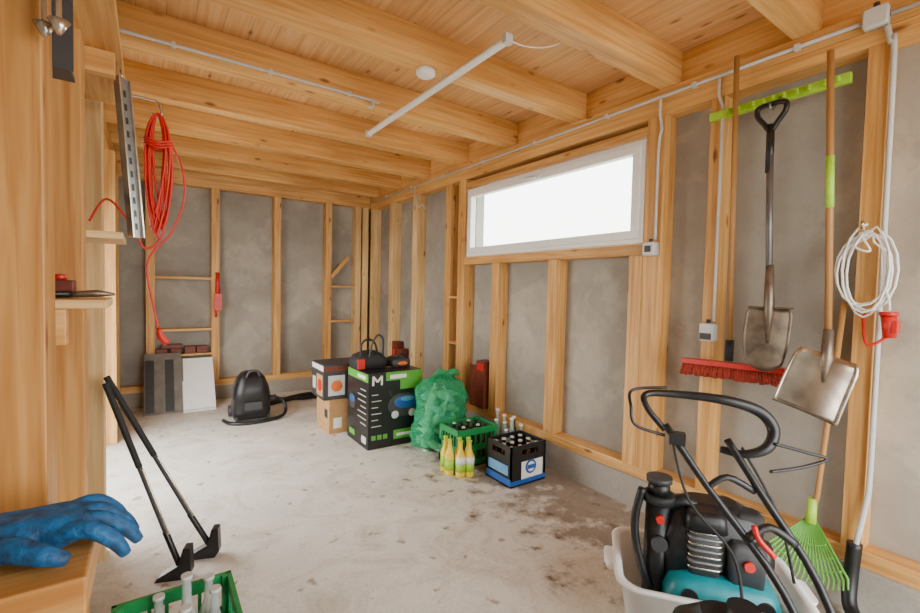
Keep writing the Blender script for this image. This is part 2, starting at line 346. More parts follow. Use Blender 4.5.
# lamp
b=MB(); b.rr([(0,0,0,.014,.84,.007),(0,0,.02,.019,.845,.009),(0,0,.032,.012,.845,.008)],M_white,Matrix.Translation((1.43,2.545,2.60)))
b.box((1.408,1.69,2.595),(1.452,1.72,2.64),M_lgrey); b.box((1.408,3.37,2.595),(1.452,3.40,2.64),M_lgrey)
for y in (2.28,3.03): b.cyl((1.43,y,2.63),(1.43,y,2.661),.006,M_lgrey)
b.tube([(1.43,1.72,2.63),(1.55,1.72,2.63),(1.68,1.68,2.65),(1.80,1.64,2.72),(1.86,1.622,2.80)],.003,M_white,6,sub=5)
b.done('ceiling_tube_light')
MB().lathe([(.050,0),(.056,-.01),(.054,-.032),(.040,-.042),(.02,-.044)],(1.31,2.285,2.6605),M_white,24).done('smoke_detector')
b=MB(); b.tube([(-.3,2.965,2.70),(1.2,2.965,2.70),(1.27,2.965,2.69),(1.28,2.96,2.66),(1.25,2.96,2.645)],.010,M_galv,8,sub=4)
for x in (.1,.6,1.1): b.box((x,2.952,2.686),(x+.02,2.9795,2.714),M_lgrey)
b.done('beam_conduit')
# ------------------------------------------------------------------ wall tools
b=MB(); b.box((SF-.03,.685,2.365),(SF-.001,1.30,2.41),M_lime)
for y in (.75,.86,.96,1.05,1.17): b.box((SF-.055,y-.03,2.375),(SF-.03,y-.018,2.40),M_lime); b.box((SF-.055,y+.018,2.375),(SF-.03,y+.03,2.40),M_lime)
b.done('tool_rail',.003)
# broom
b=MB(); b.tube([(SF-.07,1.15,2.65),(SF-.058,1.125,1.08)],.013,M_woodd,12)
b.cyl((SF-.058,1.126,1.16),(SF-.058,1.125,1.05),.02,M_blackm)
Mx=Matrix.Translation((SF-.056,1.105,1.015))@Matrix.Rotation(math.radians(-2),4,'X')
b.box((-.030,-.265,0),(.035,.265,.025),M_red,Mx)
for i in range(40):
    for j in range(4):
        y=-.255+i*.0131; x=-.018+j*.015
        p0=Mx@V((x,y,.0)); p1=Mx@V((x*1.2+random.uniform(-.003,.003),y*1.06+random.uniform(-.006,.006),-.062+random.uniform(-.006,.004)))
        b.tube([p0,p1],[.006,.0105],M_brist,5)
b.done('push_broom')
# d-handle spade
sx=SF-.125; yt=.955; yb=.925; zt=2.33
b=MB(); b.tube([(sx,yb,1.39),(sx-.003,(yt+yb)/2,1.74),(sx,yt,zt-.14)],[.016,.0145,.0155],M_shaft,12)
b.tube([(sx,yt-.002,zt-.33),(sx,yt,zt-.10)],.0175,M_black,12)
b.tube([(sx,yt+o_,zt+z_) for o_,z_ in ((0,-.13),(.03,-.09),(.058,-.05),(.062,-.017),(.045,-.003),(0,0),(-.045,-.003),(-.062,-.017),(-.058,-.05),(-.03,-.09))],.0122,M_black,10,closed=True,sub=5)
def blade(b,w,h,mat,tip,curve,M,t=.004,nx=12,ny=12,flare=0.0,rnd=0):
    idx=b.mi(mat); grid=[]
    for j in range(ny+1):
        v=j/ny; row=[]
        for i in range(nx+1):
            u=i/nx*2-1; ww=w/2*(1+flare*v)
            if v<.12: ww*=.86+.14*(v/.12)
            if rnd: ww*=1-rnd*max(0,v-.55)**1.5
            zz=-h*v - tip*(1-u*u)*v
            xx=curve*(u*u)+curve*.4*math.sin(v*3.0)
            row.append(V((xx,u*ww,zz)))
        grid.append(row)
    vs=[[b.bm.verts.new(M@(p+V((dx,0,0)))) for p in row] for dx in (0,t) for row in grid]
    n=ny+1
    for sdx in (0,1):
        for j in range(ny):
            for i in range(nx):
                f=b.bm.faces.new((vs[sdx*n+j][i],vs[sdx*n+j][i+1],vs[sdx*n+j+1][i+1],vs[sdx*n+j+1][i])); f.material_index=idx; f.smooth=True
    def edge(a0,a1,b0,b1):
        f=b.bm.faces.new((a0,a1,b1,b0)); f.material_index=idx
    for j in range(ny): edge(vs[j][0],vs[j+1][0],vs[n+j][0],vs[n+j+1][0]); edge(vs[j][nx],vs[j+1][nx],vs[n+j][nx],vs[n+j+1][nx])
    for i in range(nx): edge(vs[0][i],vs[0][i+1],vs[n][i],vs[n][i+1]); edge(vs[ny][i],vs[ny][i+1],vs[n+ny][i],vs[n+ny][i+1])
b.tube([(sx,yb+.005,1.55),(sx,yb,1.36),(sx-.008,yb-.006,1.17)],[.017,.023,.010],M_steelo,12)
blade(b,.20,.27,M_steelo,.045,-.015,Matrix.Translation((sx-.002,yb-.008,1.345))@Matrix.Rotation(math.radians(2),4,'Y')@Matrix.Rotation(math.radians(3),4,'X'),rnd=.6)
b.box((sx-.02,yb-.100,1.340),(sx+.005,yb-.035,1.348),M_rust); b.box((sx-.02,yb+.015,1.340),(sx+.005,yb+.085,1.348),M_rust)
b.done('garden_spade')
b=MB(); b.tube([(SF-.0305,.955,2.386),(SF-.115,.955,2.30),(SF-.14,.955,2.302),(SF-.148,.955,2.325)],.005,M_mgrey,8); b.done('wall_hook')
# flat shovel, hung out in front of the spade
b=MB(); sx=SF-.175; b.tube([(sx+.015,.725,2.475),(sx+.008,.70,1.9),(sx+.005,.675,1.20)],.0140,M_woodd,12)
b.tube([(sx+.009,.705,2.015),(sx+.007,.696,1.79)],.016,M_lime,12)
b.tube([(sx+.005,.675,1.26),(sx-.008,.673,1.13),(sx-.025,.675,1.03)],[.0195,.0235,.008],M_steelo,12)
Mx=Matrix.Translation((sx-.008,.662,1.15))@Matrix.Rotation(math.radians(15),4,'X')@Matrix.Rotation(math.radians(6),4,'Y')
blade(b,.235,.275,M_steel,.0,-.024,Mx,flare=.06)
b.tube([(sx+.012,.722,2.39),(SF-.03,.76,2.385)],.004,M_mgrey,8)
b.done('metal_shovel')
# rake
b=MB(); b.tube([(SF-.06,.655,1.38),(SF-.11,.70,.50),(SF-.12,.715,.40)],.0115,M_woodd,10)
hd=V((SF-.12,.715,.40)); b.tube([hd+V((.005,0,.08)),hd+V((-.005,0,-.03))],[.018,.022],M_lime,12)
n=19
for i in range(n):
    u=(i/(n-1))*2-1; a=u*math.radians(42)
    p0=hd+V((0,u*.02,-.02)); p1=hd+V((-.06,math.sin(a)*.23,-.02-math.cos(a)*.23)); p2=p1+V((-.045,math.sin(a)*.02,-.02))
    b.tube([p0,p1,p2],[.004,.0055,.0035],M_rake,6)
for rr_ in (.10,.15,.20):
    b.tube([hd+V((-.06*rr_/.23,math.sin(u*.73)*rr_,-.02-math.cos(u*.73)*rr_)) for u in [k/8-1 for k in range(17)]],.005,M_rake,6)
b.done('leaf_rake')
# white cable coil
b=MB(); b.cyl((SF-.0005,.60,1.69),(SF-.10,.60,1.70),.006,M_steel); b.cyl((SF-.10,.60,1.70),(SF-.10,.60,1.73),.006,M_steel)
pts=[]
for k in range(6*16):
    a=2*math.pi*k/16; lp=k//16; wb=.012*math.sin(lp*2.1)
    pts.append((SF-.085-.006*math.sin(a*.37+lp)+.004*(lp%3),.585+wb+(.078+.016*math.sin(lp*1.7))*math.sin(a),1.515+.012*math.cos(lp)+(.165+.024*math.cos(lp*2.3))*math.cos(a)))
b.tube(pts,.0045,M_white,6)
b.tube([(SF-.09,.60,1.67),(SF-.10,.62,1.62),(SF-.10,.57,1.60),(SF-.09,.60,1.66)],.0045,M_white,6,sub=5)
b.tube([pts[-1],(SF-.08,.53,1.5),(SF-.09,.505,1.40),(SF-.09,.50,1.35)],.0045,M_white,6,sub=5)
b.done('white_extension_cable')
b=MB()
b.cyl((SF-.10,.50,1.33),(SF-.09,.495,1.24),.026,M_red,.022); b.cyl((SF-.10,.50,1.345),(SF-.10,.50,1.33),.031,M_red); b.box((SF-.12,.47,1.26),(SF-.06,.485,1.31),M_red)
b.tube([(SF-.09,.495,1.25),(SF-.1,.56,1.2),(SF-.05,.59,1.3),(SF-.01,.595,1.33)],.006,M_redc,8,sub=5)
b.done('red_power_plug')
# ------------------------------------------------------------------ floor objects
def bottle(b,c,mat,h=.27,r=.033,cap=None,label=None,M=None):
    c=V(c); pr=[(r*.9,0),(r,.01),(r,h*.52),(r*.85,h*.62),(r*.42,h*.76),(r*.38,h*.94),(r*.45,h*.95),(r*.45,h*.985)]
    b.lathe(pr,c,mat,12,M)
    if cap: b.lathe([(r*.5,h*.96),(r*.5,h)],c,cap,12,M)
    if label: b.lathe([(r*1.02,h*.15),(r*1.02,h*.45)],c,label,12,M)
def crate(b,lo,hi,mat,rails=3,slats=7,t=.012):
    lo=V(lo);hi=V(hi); b.box(lo,(hi.x,hi.y,lo.z+t),mat); H=hi.z-lo.z
    for x in (lo.x,hi.x-t*2.5):
        for y in (lo.y,hi.y-t*2.5): b.box((x,y,lo.z),(x+t*2.5,y+t*2.5,hi.z-.001),mat)
    for i,(f0,f1) in enumerate(((0,.18),(.42,.56),(.84,1.0))):
        za,zb=lo.z+H*f0,lo.z+H*f1; e=.003 if i==2 else 0
        b.box((lo.x-e,lo.y-e,za),(hi.x+e,lo.y+t,zb),mat); b.box((lo.x-e,hi.y-t,za),(hi.x+e,hi.y+e,zb),mat)
        b.box((lo.x-e,lo.y,za),(lo.x+t,hi.y,zb),mat); b.box((hi.x-t,lo.y,za),(hi.x+e,hi.y,zb),mat)
    for k in range(1,slats):
        x=lo.x+(hi.x-lo.x)*k/slats
        b.box((x-.006,lo.y+.002,lo.z),(x+.006,lo.y+t-.001,hi.z-.002),mat); b.box((x-.006,hi.y-t+.001,lo.z),(x+.006,hi.y-.002,hi.z-.002),mat)
        y=lo.y+(hi.y-lo.y)*k/slats
        b.box((lo.x+.002,y-.006,lo.z),(lo.x+t-.001,y+.006,hi.z-.002),mat); b.box((hi.x-t+.001,y-.006,lo.z),(hi.x-.002,y+.006,hi.z-.002),mat)
b=MB(); crate(b,(1.95,2.78,0),(2.33,3.06,.30),M_green)
for i in range(5):
    for j in range(4):
        bottle(b,(1.995+i*.073,2.82+j*.067,.013),M_bgreen if (i+j)%3 else M_bbrown,.28,.031,cap=M_lgrey if (i*j)%2 else M_dgrey)
b.done('green_bottle_crate')
b=MB()
for i,(x,y) in enumerate(((1.86,2.83),(1.93,2.74),(1.85,2.755),(1.90,2.68),(1.99,2.71),(1.96,2.65))):
    bottle(b,(x,y,0),M_yellow,.27,.036,cap=M_lime,label=M_lime)
    if i%2: b.lathe([(.0375,.10),(.0375,.15)],(x,y,0),M_whiteb,12)
b.done('yellow_bottles')
# six-pack crate
b=MB(); lo=V((2.08,2.32,0)); hi=V((2.42,2.60,.29)); t=.012
b.box(lo,(hi.x,hi.y,.012),M_black)
for (a0,a1,b0,b1,ax) in ((lo.x,hi.x,lo.y,lo.y+t,0),(lo.x,hi.x,hi.y-t,hi.y,0),(lo.x,lo.x+t,lo.y,hi.y,1),(hi.x-t,hi.x,lo.y,hi.y,1)):
    b.box((a0,b0,0),(a1,b1,.215),M_black); b.box((a0,b0,.255),(a1,b1,.29),M_black)
    if ax==0: b.box((a0,b0,.215),(a0+.08,b1,.255),M_black); b.box((a1-.08,b0,.215),(a1,b1,.255),M_black)
    else: b.box((a0,b0,.215),(a1,b0+.07,.255),M_black); b.box((a0,b1-.07,.215),(a1,b1,.255),M_black)
e=.002
b.box((lo.x+.10,lo.y-e,.04),(hi.x-.03,lo.y-.0002,.17),M_whiteb); b.box((lo.x-e,lo.y+.03,.08),(lo.x-.0002,hi.y-.03,.15),M_lblue)
b.box((lo.x-.001,lo.y-e*1.5,.012),(hi.x,lo.y-.0002,.045),M_blue); b.box((lo.x-e,lo.y,.012),(lo.x-.0002,hi.y,.06),M_blue)
b.cyl((2.27,lo.y-.005,.125),(2.27,lo.y-.002,.125),.052,M_blue,seg=24); b.cyl((2.27,lo.y-.007,.125),(2.27,lo.y-.005,.125),.036,M_whiteb,seg=24); b.box((2.235,lo.y-.009,.11),(2.305,lo.y-.007,.14),M_blue)
for i in range(4):
    for j in range(3): bottle(b,(2.125+i*.082,2.365+j*.092,.013),M_bbrown,.262,.034,cap=M_lgrey)
b.done('bottle_crate')
b=MB()
for x,y,h in ((2.42,2.70,.36),(2.50,2.68,.30),(2.43,2.80,.30),(2.51,2.78,.34),(2.50,2.89,.33),(2.42,2.90,.30),(2.50,2.98,.36),(2.35,2.69,.28)): bottle(b,(x,y,0),M_bclear if h!=.34 else M_bgreen,h,.034,cap=M_white)
b.done('glass_bottles')
# green bag
b=MB()
from mathutils import noise as MN, Euler
seg=72; hh=44; R=[]
for i in range(hh+1):
    v=i/hh
    rad=min(1,(v/.10)**.5 if v<.10 else 1)*(1-.12*v) if v<.76 else .909*(1-((v-.76)/.24)**1.8*.80)
    z=.002+v*.64; ring=[]
    for k in range(seg):
        a=2*math.pi*k/seg; p=V((math.cos(a)*.265,math.sin(a)*.185,0))
        q=V((math.cos(a)*2.2,math.sin(a)*2.2,v*5)); d=MN.noise(q*1.1)*.15+MN.noise(q*2.6)*.09
        d+=(.02+.07*max(0,v-.6)/.4)*math.sin(a*13+MN.noise(q)*3)
        if v<.05: d*=v/.05
        ring.append(V((2.07+.03*v,3.265,z))+p*(rad+d)*.95+V((0,0,(MN.noise(q*2)*.03) if .1<v<.97 else 0)))
    R.append(ring)
b.rings(R,M_bag,True,True)
b.tube([(2.10,3.265,.61),(2.12,3.26,.65),(2.06,3.24,.68),(2.0,3.24,.65)],[.04,.03,.03,.015],M_bag,10,sub=3)
b.tube([(2.12,3.265,.61),(2.15,3.26,.65),(2.21,3.24,.67),(2.25,3.24,.64)],[.04,.03,.03,.015],M_bag,10,sub=3)
rs=random.Random(3)
for i in range(38):
    lvl=i//8; a=(i%8)*.785+lvl*.5
    c_=V((2.08+.15*math.cos(a)*(1-.08*lvl),3.265+.09*math.sin(a)*(1-.08*lvl),.06+lvl*.105+rs.uniform(-.01,.02)))
    d_=Euler((rs.uniform(-.5,.5)+math.pi/2*(i%2),rs.uniform(-.9,.9),rs.uniform(0,6.28))).to_matrix().to_4x4()
    bottle(b,(0,0,0),M_pet if i%3 else M_pet2,.16,.034,cap=M_lime if i%2 else M_white,M=Matrix.Translation(c_)@d_@Matrix.Translation((0,0,-.08)))
b.done('bottle_recycling_bag')
# big product box
b=MB(); x0,x1,y0,y1,h=1.52,2.04,3.52,4.00,.66
b.box((x0,y0,0),(x1,y1,h),M_black)
e=.0015
b.box((x0+.0,y0-e,.585),(x1,y0-.0003,h-.0),M_dgreen); b.box((x0+.30,y0-e,.50),(x1,y0-.0003,.585),M_dgreen); b.box((x0,y0-e*2,.52),(x0+.16,y0-e,h),M_black)
b.ell((x0+.34,y0-e*3,.36),(.16,.004,.11),M_dgrey); b.ell((x0+.36,y0-e*3-.003,.385),(.12,.004,.06),M_blue); b.ell((x0+.37,y0-e*3-.005,.41),(.07,.004,.024),M_lblue); b.ell((x0+.25,y0-e*3-.003,.28),(.035,.004,.035),M_lgrey); b.ell((x0+.42,y0-e*3-.003,.28),(.035,.004,.035),M_lgrey)
b.tube([(x0+.23,y0-.006,.42),(x0+.19,y0-.006,.50)],.005,M_dgrey,6)
for k in range(6): b.box((x0+.03,y0-e*2,.47-.055*k),(x0+.03+(.09 if k%2 else .06),y0-e,.477-.055*k),M_lgrey)
for k in range(3): b.box((x0+.03+.055*k,y0-e*2,.08),(x0+.07+.055*k,y0-e,.12),M_dgreen)
b.box((x0+.20,y0-e*3,.60),(x0+.36,y0-e,.635),M_whiteb); b.box((x0+.24,y0-e*2,.06),(x1-.05,y0-e,.14),M_dgreen); b.box((x0+.27,y0-e*3,.085),(x0+.44,y0-e*2,.11),M_whiteb)
def Mstroke(pts,wd):
    for (a,c_) in zip(pts[:-1],pts[1:]):
        a=V(a);c_=V(c_); d=(c_-a); n_=V((d.z,0,-d.x)).normalized()*wd/2
        R=[[a-n_,a+n_,c_+n_,c_-n_]]; R=[[p+V((0,dy,0)) for p in R[0]] for dy in (0,-.002)]
        b.rings(R,M_whiteb,True,False)
Mstroke([(x0+.04,y0-.004,.555),(x0+.04,y0-.004,.635),(x0+.08,y0-.004,.585),(x0+.12,y0-.004,.635),(x0+.12,y0-.004,.555)],.018)
b.box((x0-e,y0+.01,.58),(x0-.0003,y1-.01,.65),M_dgreen); b.box((x0-e*2,y0+.06,.60),(x0-e,y1-.24,.63),M_whiteb)
for k in range(7): b.box((x0-e,y0+.05,.50-.05*k),(x0-.0003,y0+.05+(.18 if k%3 else .12),.507-.05*k),M_lgrey)
b.ell((x0-e*2,y0+.36,.36),(.004,.08,.07),M_dgrey); b.ell((x0-e*2-.002,y0+.36,.38),(.004,.055,.035),M_blue)
b.box((x0-e,y0+.04,.04),(x0-.0003,y0+.14,.10),M_lgrey); b.box((x0-e,y0+.30,.05),(x0-.0003,y0+.43,.10),M_dgreen)
b.box((x0+.02,y0+.215,h),(x1-.02,y0+.265,h+.001),M_card)
b.done('mower_carton',.003)
b=MB(); b.box((1.38,4.10,0),(1.80,4.48,.33),M_card); b.box((1.42,4.098,.05),(1.50,4.0995,.15),M_whiteb); b.box((1.378,4.15,.14),(1.3795,4.24,.22),M_dgrey); b.box((1.38,4.27,.33),(1.80,4.31,.3315),M_woodp); b.done('cardboard_box',.003)
b=MB(); b.box((1.32,4.08,.332),(1.78,4.46,.66),M_dgrey); b.box((1.318,4.0785,.60),(1.78,4.0798,.645),M_brown); b.box((1.36,4.0785,.37),(1.52,4.0798,.56),M_lgrey); b.ell((1.44,4.077,.46),(.055,.003,.055),M_orange); b.box((1.56,4.0785,.38),(1.74,4.0798,.56),M_red)
b.box((1.3185,4.10,.60),(1.3198,4.44,.65),M_whiteb); b.box((1.3185,4.12,.36),(1.3198,4.30,.56),M_card); b.ell((1.317,4.20,.46),(.003,.06,.06),M_red); b.box((1.3185,4.33,.40),(1.3198,4.42,.52),M_lgrey); b.done('appliance_box',.003)
b=MB(); b.rr([(0,0,0,.14,.11,.05),(0,0,.06,.16,.12,.06),(0,0,.12,.13,.10,.06),(.01,0,.15,.07,.06,.05),(.01,0,.16,.03,.02,.02)],M_blackm,Matrix.Translation((1.64,3.82,.662)))
b.tube([(1.54,3.74,.76),(1.54,3.74,.88),(1.60,3.74,.93),(1.67,3.74,.89),(1.70,3.74,.77)],.010,M_black,8,sub=5)
b.tube([(1.60,3.70,.77),(1.62,3.68,.90),(1.67,3.68,.97),(1.73,3.70,.93),(1.74,3.72,.78)],.009,M_dgrey,8,sub=5)
b.box((1.50,3.70,.672),(1.56,3.73,.76),M_red)
b.done('tool_bag')
b=MB(); b.rr([(0,0,0,.09,.12,.05),(0,0,.06,.095,.125,.05),(0,0,.09,.05,.06,.04)],M_dgrey,Matrix.Translation((1.925,3.80,.662))); b.tube([(1.86,3.72,.73),(1.92,3.70,.79),(1.99,3.72,.73)],.008,M_black,8,sub=4)
b.ell((1.92,3.67,.70),(.05,.02,.020),M_orange); b.done('tool_case')
b=MB(); b.box((SF-.0,5.17,.407),(SF+.10,5.28,.70),M_brown); b.box((SF,5.03,.407),(SF+.10,5.15,.62),M_brown); b.box((SF-.001,5.19,.5),(SF,5.26,.6),M_red); b.done('red_storage_box')
b=MB(); b.box((SF-.03,3.28,.272),(SF+.09,3.40,.72),M_brown); b.box((SF-.031,3.29,.63),(SF-.03,3.39,.70),M_red); b.box((SF-.03,3.405,.272),(SF+.08,3.50,.66),M_brown); b.done('red_folded_crate')
b=MB()
for x in (.10,.24,.38,.50): b.box((x-.055,BY+.005,.577),(x+.055,YB-.03,.64+(.02 if x>.3 else 0)),M_brown)
b.box((.1,BY+.01,.642),(.3,YB-.04,.69),M_brown); b.done('clay_bricks',.004)
def lean(name,x0,x1,yb,yt,h,t,m,extra=None):
    a=math.atan2(yt-yb,h); Mx=Matrix.Translation((0,yb,.002+0))@Matrix.Rotation(-a,4,'X'); b=MB(); b.box((x0,0,0),(x1,t,h/math.cos(a)),m,Mx)
    if extra: extra(b,Mx)
    return b.done(name,.002)
def tiles(b,Mx):
    for i in range(4):
        b.box((-.05+i*.09,-.004,.02),(.03+i*.09,-.0005,.62),M_gboard if i%2 else M_dgrey,Mx)
lean('stone_slab',-.06,.28,5.62,5.98,.60,.03,M_gboard,tiles)
lean('white_panel',.29,.60,5.58,5.96,.53,.02,M_white,lambda b,Mx:(b.box((.30,-.003,.01),(.59,-.0005,.03),M_lgrey,Mx)))
# vacuum
b=MB(); Mx=Matrix.Translation((.86,5.05,0))
b.rr([(0,0,.03,.17,.16,.08),(0,0,.10,.18,.17,.09),(0,0,.22,.17,.16,.10),(0,0,.24,.18,.17,.10),(0,0,.34,.165,.155,.10),(.0,0,.43,.13,.12,.07),(0,0,.48,.09,.08,.05),(0,0,.50,.05,.04,.03)],M_black,Mx)
b.tube([(.80,4.93,.45),(.83,4.92,.51),(.90,4.92,.51),(.93,4.93,.45)],.012,M_dgrey,8,sub=4)
for sx_ in (-1,1):
    b.cyl((.86+sx_*.15,5.20,.06),(.86+sx_*.19,5.20,.06),.058,M_dgrey); b.cyl((.86+sx_*.14,4.93,.03),(.86+sx_*.16,4.93,.03),.03,M_dgrey)
b.box((.78,4.875,.12),(.94,4.885,.2),M_dgrey); b.cyl((1.02,5.0,.20),(1.10,5.0,.20),.03,M_dgrey)
b.tube([(1.08,5.0,.20),(1.17,5.0,.16),(1.19,4.95,.06),(1.10,4.84,.025),(.85,4.78,.02),(.66,4.84,.02),(.60,5.0,.02)],.018,M_black,10,sub=6)
b.done('vacuum_cleaner')
b=MB(); b.tube([(1.10,5.42,.03),(1.25,5.50,.03),(1.55,5.6,.04),(1.8,5.55,.05),(2.0,5.5,.04)],.03,M_black,10,sub=6); b.tube([(1.3,5.62,.025),(1.6,5.5,.03),(1.9,5.65,.03)],.02,M_black,10,sub=6); b.done('vacuum_hose')
b=MB(); b.tube([(.66,BY-.03,1.53),(.655,BY-.03,1.40),(.66,BY-.04,1.28)],[.018,.022,.03],M_red,10); b.box((.62,BY-.06,1.08),(.70,BY-.02,1.28),M_red); b.tube([(.64,BY-.04,1.10),(.64,BY-.04,1.0)],.012,M_red,8)
b.cyl((.64,BY-.0005,1.52),(.64,BY-.04,1.53),.006,M_steel); b.done('red_hand_saw')
# ------------------------------------------------------------------ white tub
e1=V((.62,-.785,0)).normalized(); e2=V((e1.y,-e1.x,0))
tc_=V((1.822,.872,0)); Mt=Matrix(((e1.x,e2.x,0,tc_.x),(e1.y,e2.y,0,tc_.y),(0,0,1,0),(0,0,0,1)))
if Mt.to_3x3().determinant()<0: Mt=Mt@Matrix.Scale(-1,4,(0,1,0))
b=MB(); b.rr([(0,0,.012,.01,.01,.005),(0,0,.012,.27,.17,.07),(0,0,.28,.315,.215,.08),(0,0,.285,.335,.235,.09),(0,0,.30,.34,.24,.09),(0,0,.302,.325,.225,.085),(0,0,.296,.308,.208,.08),(0,0,.022,.262,.162,.065),(0,0,.022,.01,.01,.005)],M_white,Mt,cap=True)
b.rr([(0,0,0,.25,.15,.07),(0,0,.013,.27,.17,.07)],M_white,Mt)
for sx_ in (-1,1): b.rr([(sx_*.335,0,.262,.03,.07,.02),(sx_*.345,0,.284,.03,.07,.02)],M_white,Mt)
b.done('laundry_tub')
P=lambda x,y,z: Mt@V((x,y,z))
sy=1 if (P(0,1,0)-P(0,0,0)).dot(V((-1.8,-.87,0)))>0 else -1
b=MB(); Mp=Mt
b.rr([(0,0,.024,.19,.11,.03),(0,0,.10,.20,.12,.05),(.0,0,.24,.20,.12,.06),(0,0,.30,.18,.11,.06),(0,0,.32,.12,.07,.05)],M_teal,Mp@Matrix.Translation((.05,sy*.03,0)))
b.rr([(0,0,.26,.18,.10,.04),(0,0,.42,.185,.105,.05),(0,0,.53,.16,.09,.05),(0,0,.57,.09,.05,.04)],M_black,Mp@Matrix.Translation((.03,-sy*.035,0)))
for k in range(7):
    z=.345+.023*k; b.rr([(0,0,z,.062,.05,.025),(0,0,z+.008,.062,.05,.025)],M_mgrey if k%2 else M_steel,Mp@Matrix.Translation((-.01,sy*.05,0)))
b.rr([(0,0,.30,.055,.043,.025),(0,0,.53,.055,.043,.025)],M_dgrey,Mp@Matrix.Translation((-.01,sy*.05,0)))
b.rr([(0,0,.495,.075,.062,.03),(0,0,.55,.07,.055,.03),(0,0,.565,.04,.035,.02)],M_black,Mp@Matrix.Translation((-.01,sy*.05,0)))
b.rr([(0,0,.30,.06,.05,.02),(0,0,.44,.065,.055,.025),(0,0,.47,.045,.04,.02)],M_dgrey,Mp@Matrix.Translation((.13,sy*.055,0)))
b.cyl(P(-.17,0,.03),P(-.17,0,.55),.055,M_black,.048); b.cyl(P(-.17,0,.55),P(-.17,0,.58),.062,M_blackm); b.cyl(P(-.17,0,.58),P(-.17,0,.63),.045,M_black,.04); b.cyl(P(-.17,0,.63),P(-.17,0,.65),.05,M_dgrey)
b.cyl(P(-.17,sy*.05,.50),P(-.17,sy*.075,.50),.015,M_red); b.cyl(P(-.17,sy*.05,.40),P(-.17,sy*.075,.40),.03,M_dgrey)
b.tube([P(-.17,0,.52),P(-.08,0,.56),P(.0,0,.52)],.03,M_black,12,sub=5)
b.tube([P(-.235,sy*.02,.60),P(-.26,sy*.03,.48),P(-.25,sy*.04,.36),P(-.20,sy*.05,.2)],.016,M_black,12,sub=5)
b.cyl(P(.17,sy*.02,.40),P(.225,sy*.02,.40),.07,M_black,.055,seg=24)
b.rr([(0,0,.0,.05,.045,.02),(0,0,.07,.05,.045,.02),(0,0,.08,.035,.03,.02)],M_blackm,Mp@Matrix.Translation((.15,sy*.0,.48)))
b.cyl(P(.13,sy*.11,.40),P(.13,sy*.125,.40),.018,M_red)
b.obox(P(.05,sy*.1515,.21),(.20,.004,.030),M_white,(0,0,math.atan2(e1.y,e1.x)))
b.cyl(P(-.07,sy*.15,.26),P(-.07,sy*.12,.26),.03,M_black); b.cyl(P(.18,sy*.15,.26),P(.18,sy*.10,.26),.032,M_black)
b.done('garden_pump')
# ------------------------------------------------------------------ mower
b=MB(); mc=V((1.30,.53,0)); an=math.radians(-50); Mm=Matrix.Translation(mc)@Matrix.Rotation(an,4,'Z')
b.rr([(0,0,.07,.26,.20,.08),(0,0,.13,.27,.21,.09),(0,0,.22,.25,.19,.09),(0,0,.25,.18,.14,.07)],M_dgrey,Mm)
b.rr([(0,0,.25,.15,.13,.05),(0,0,.36,.16,.14,.06),(0,0,.46,.14,.12,.06),(.0,0,.52,.08,.07,.05)],M_black,Mm)
Q=lambda x,y,z: Mm@V((x,y,z))
for xx in (-.2,.2):
    for yy_ in (-.225,.225): b.cyl(Q(xx,yy_-.02,.085),Q(xx,yy_+.02,.085),.085,M_blackm,seg=24); b.cyl(Q(xx,yy_-.023,.085),Q(xx,yy_+.023,.085),.04,M_lgrey)
b.cyl(Q(.02,0,.5),Q(.02,0,.56),.04,M_black)
b.tube([Q(-.05,-.19,.2),(1.46,.40,.34),(1.54,.50,.52),(1.52,.72,.76),(1.49,.86,.94)],.012,M_black,10,sub=4)
b.tube([Q(.1,-.19,.2),(1.52,.34,.36),(1.62,.44,.55),(1.62,.60,.76),(1.64,.72,.90)],.012,M_black,10,sub=4)
b.tube([(1.49,.86,.92),(1.47,.92,.99),(1.50,.94,1.03),(1.58,.86,1.035),(1.66,.74,1.03),(1.73,.66,1.00),(1.745,.62,.945),(1.70,.62,.89),(1.66,.67,.86),(1.64,.74,.86)],[.011,.011,.012,.014,.017,.020,.020,.018,.014,.012],M_black,12,sub=6)
b.tube([(1.49,.86,.90),(1.42,.93,.93),(1.42,.95,.99),(1.47,.98,1.04),(1.56,.90,1.055)],.0055,M_black,8,sub=6)
b.tube([(1.70,.60,.91),(1.80,.54,.88),(1.85,.50,.86),(1.78,.55,.83),(1.68,.60,.82)],.0055,M_black,8,sub=6)
b.tube([(1.52,.72,.76),(1.56,.68,.80),(1.62,.62,.76)],.011,M_black,8,sub=4)
b.tube([(1.53,.60,.64),(1.58,.56,.68),(1.62,.50,.64)],.013,M_black,8,sub=4)
b.box((-.018,-.025,-.02),(.018,.025,.02),M_black,Matrix.Translation((1.50,.82,.90))@Matrix.Rotation(.6,4,'Z'))
b.tube([(1.55,.53,.61),(1.535,.57,.65),(1.55,.59,.68)],.009,M_red,8,sub=4)
b.tube([(1.50,.84,.9),(1.46,.75,.72),(1.48,.62,.60),(1.40,.55,.5)],.005,M_blackm,6,sub=5)
b.tube([(1.66,.68,.88),(1.70,.58,.68),(1.62,.50,.52)],.005,M_blackm,6,sub=5)
b.done('lawn_mower')
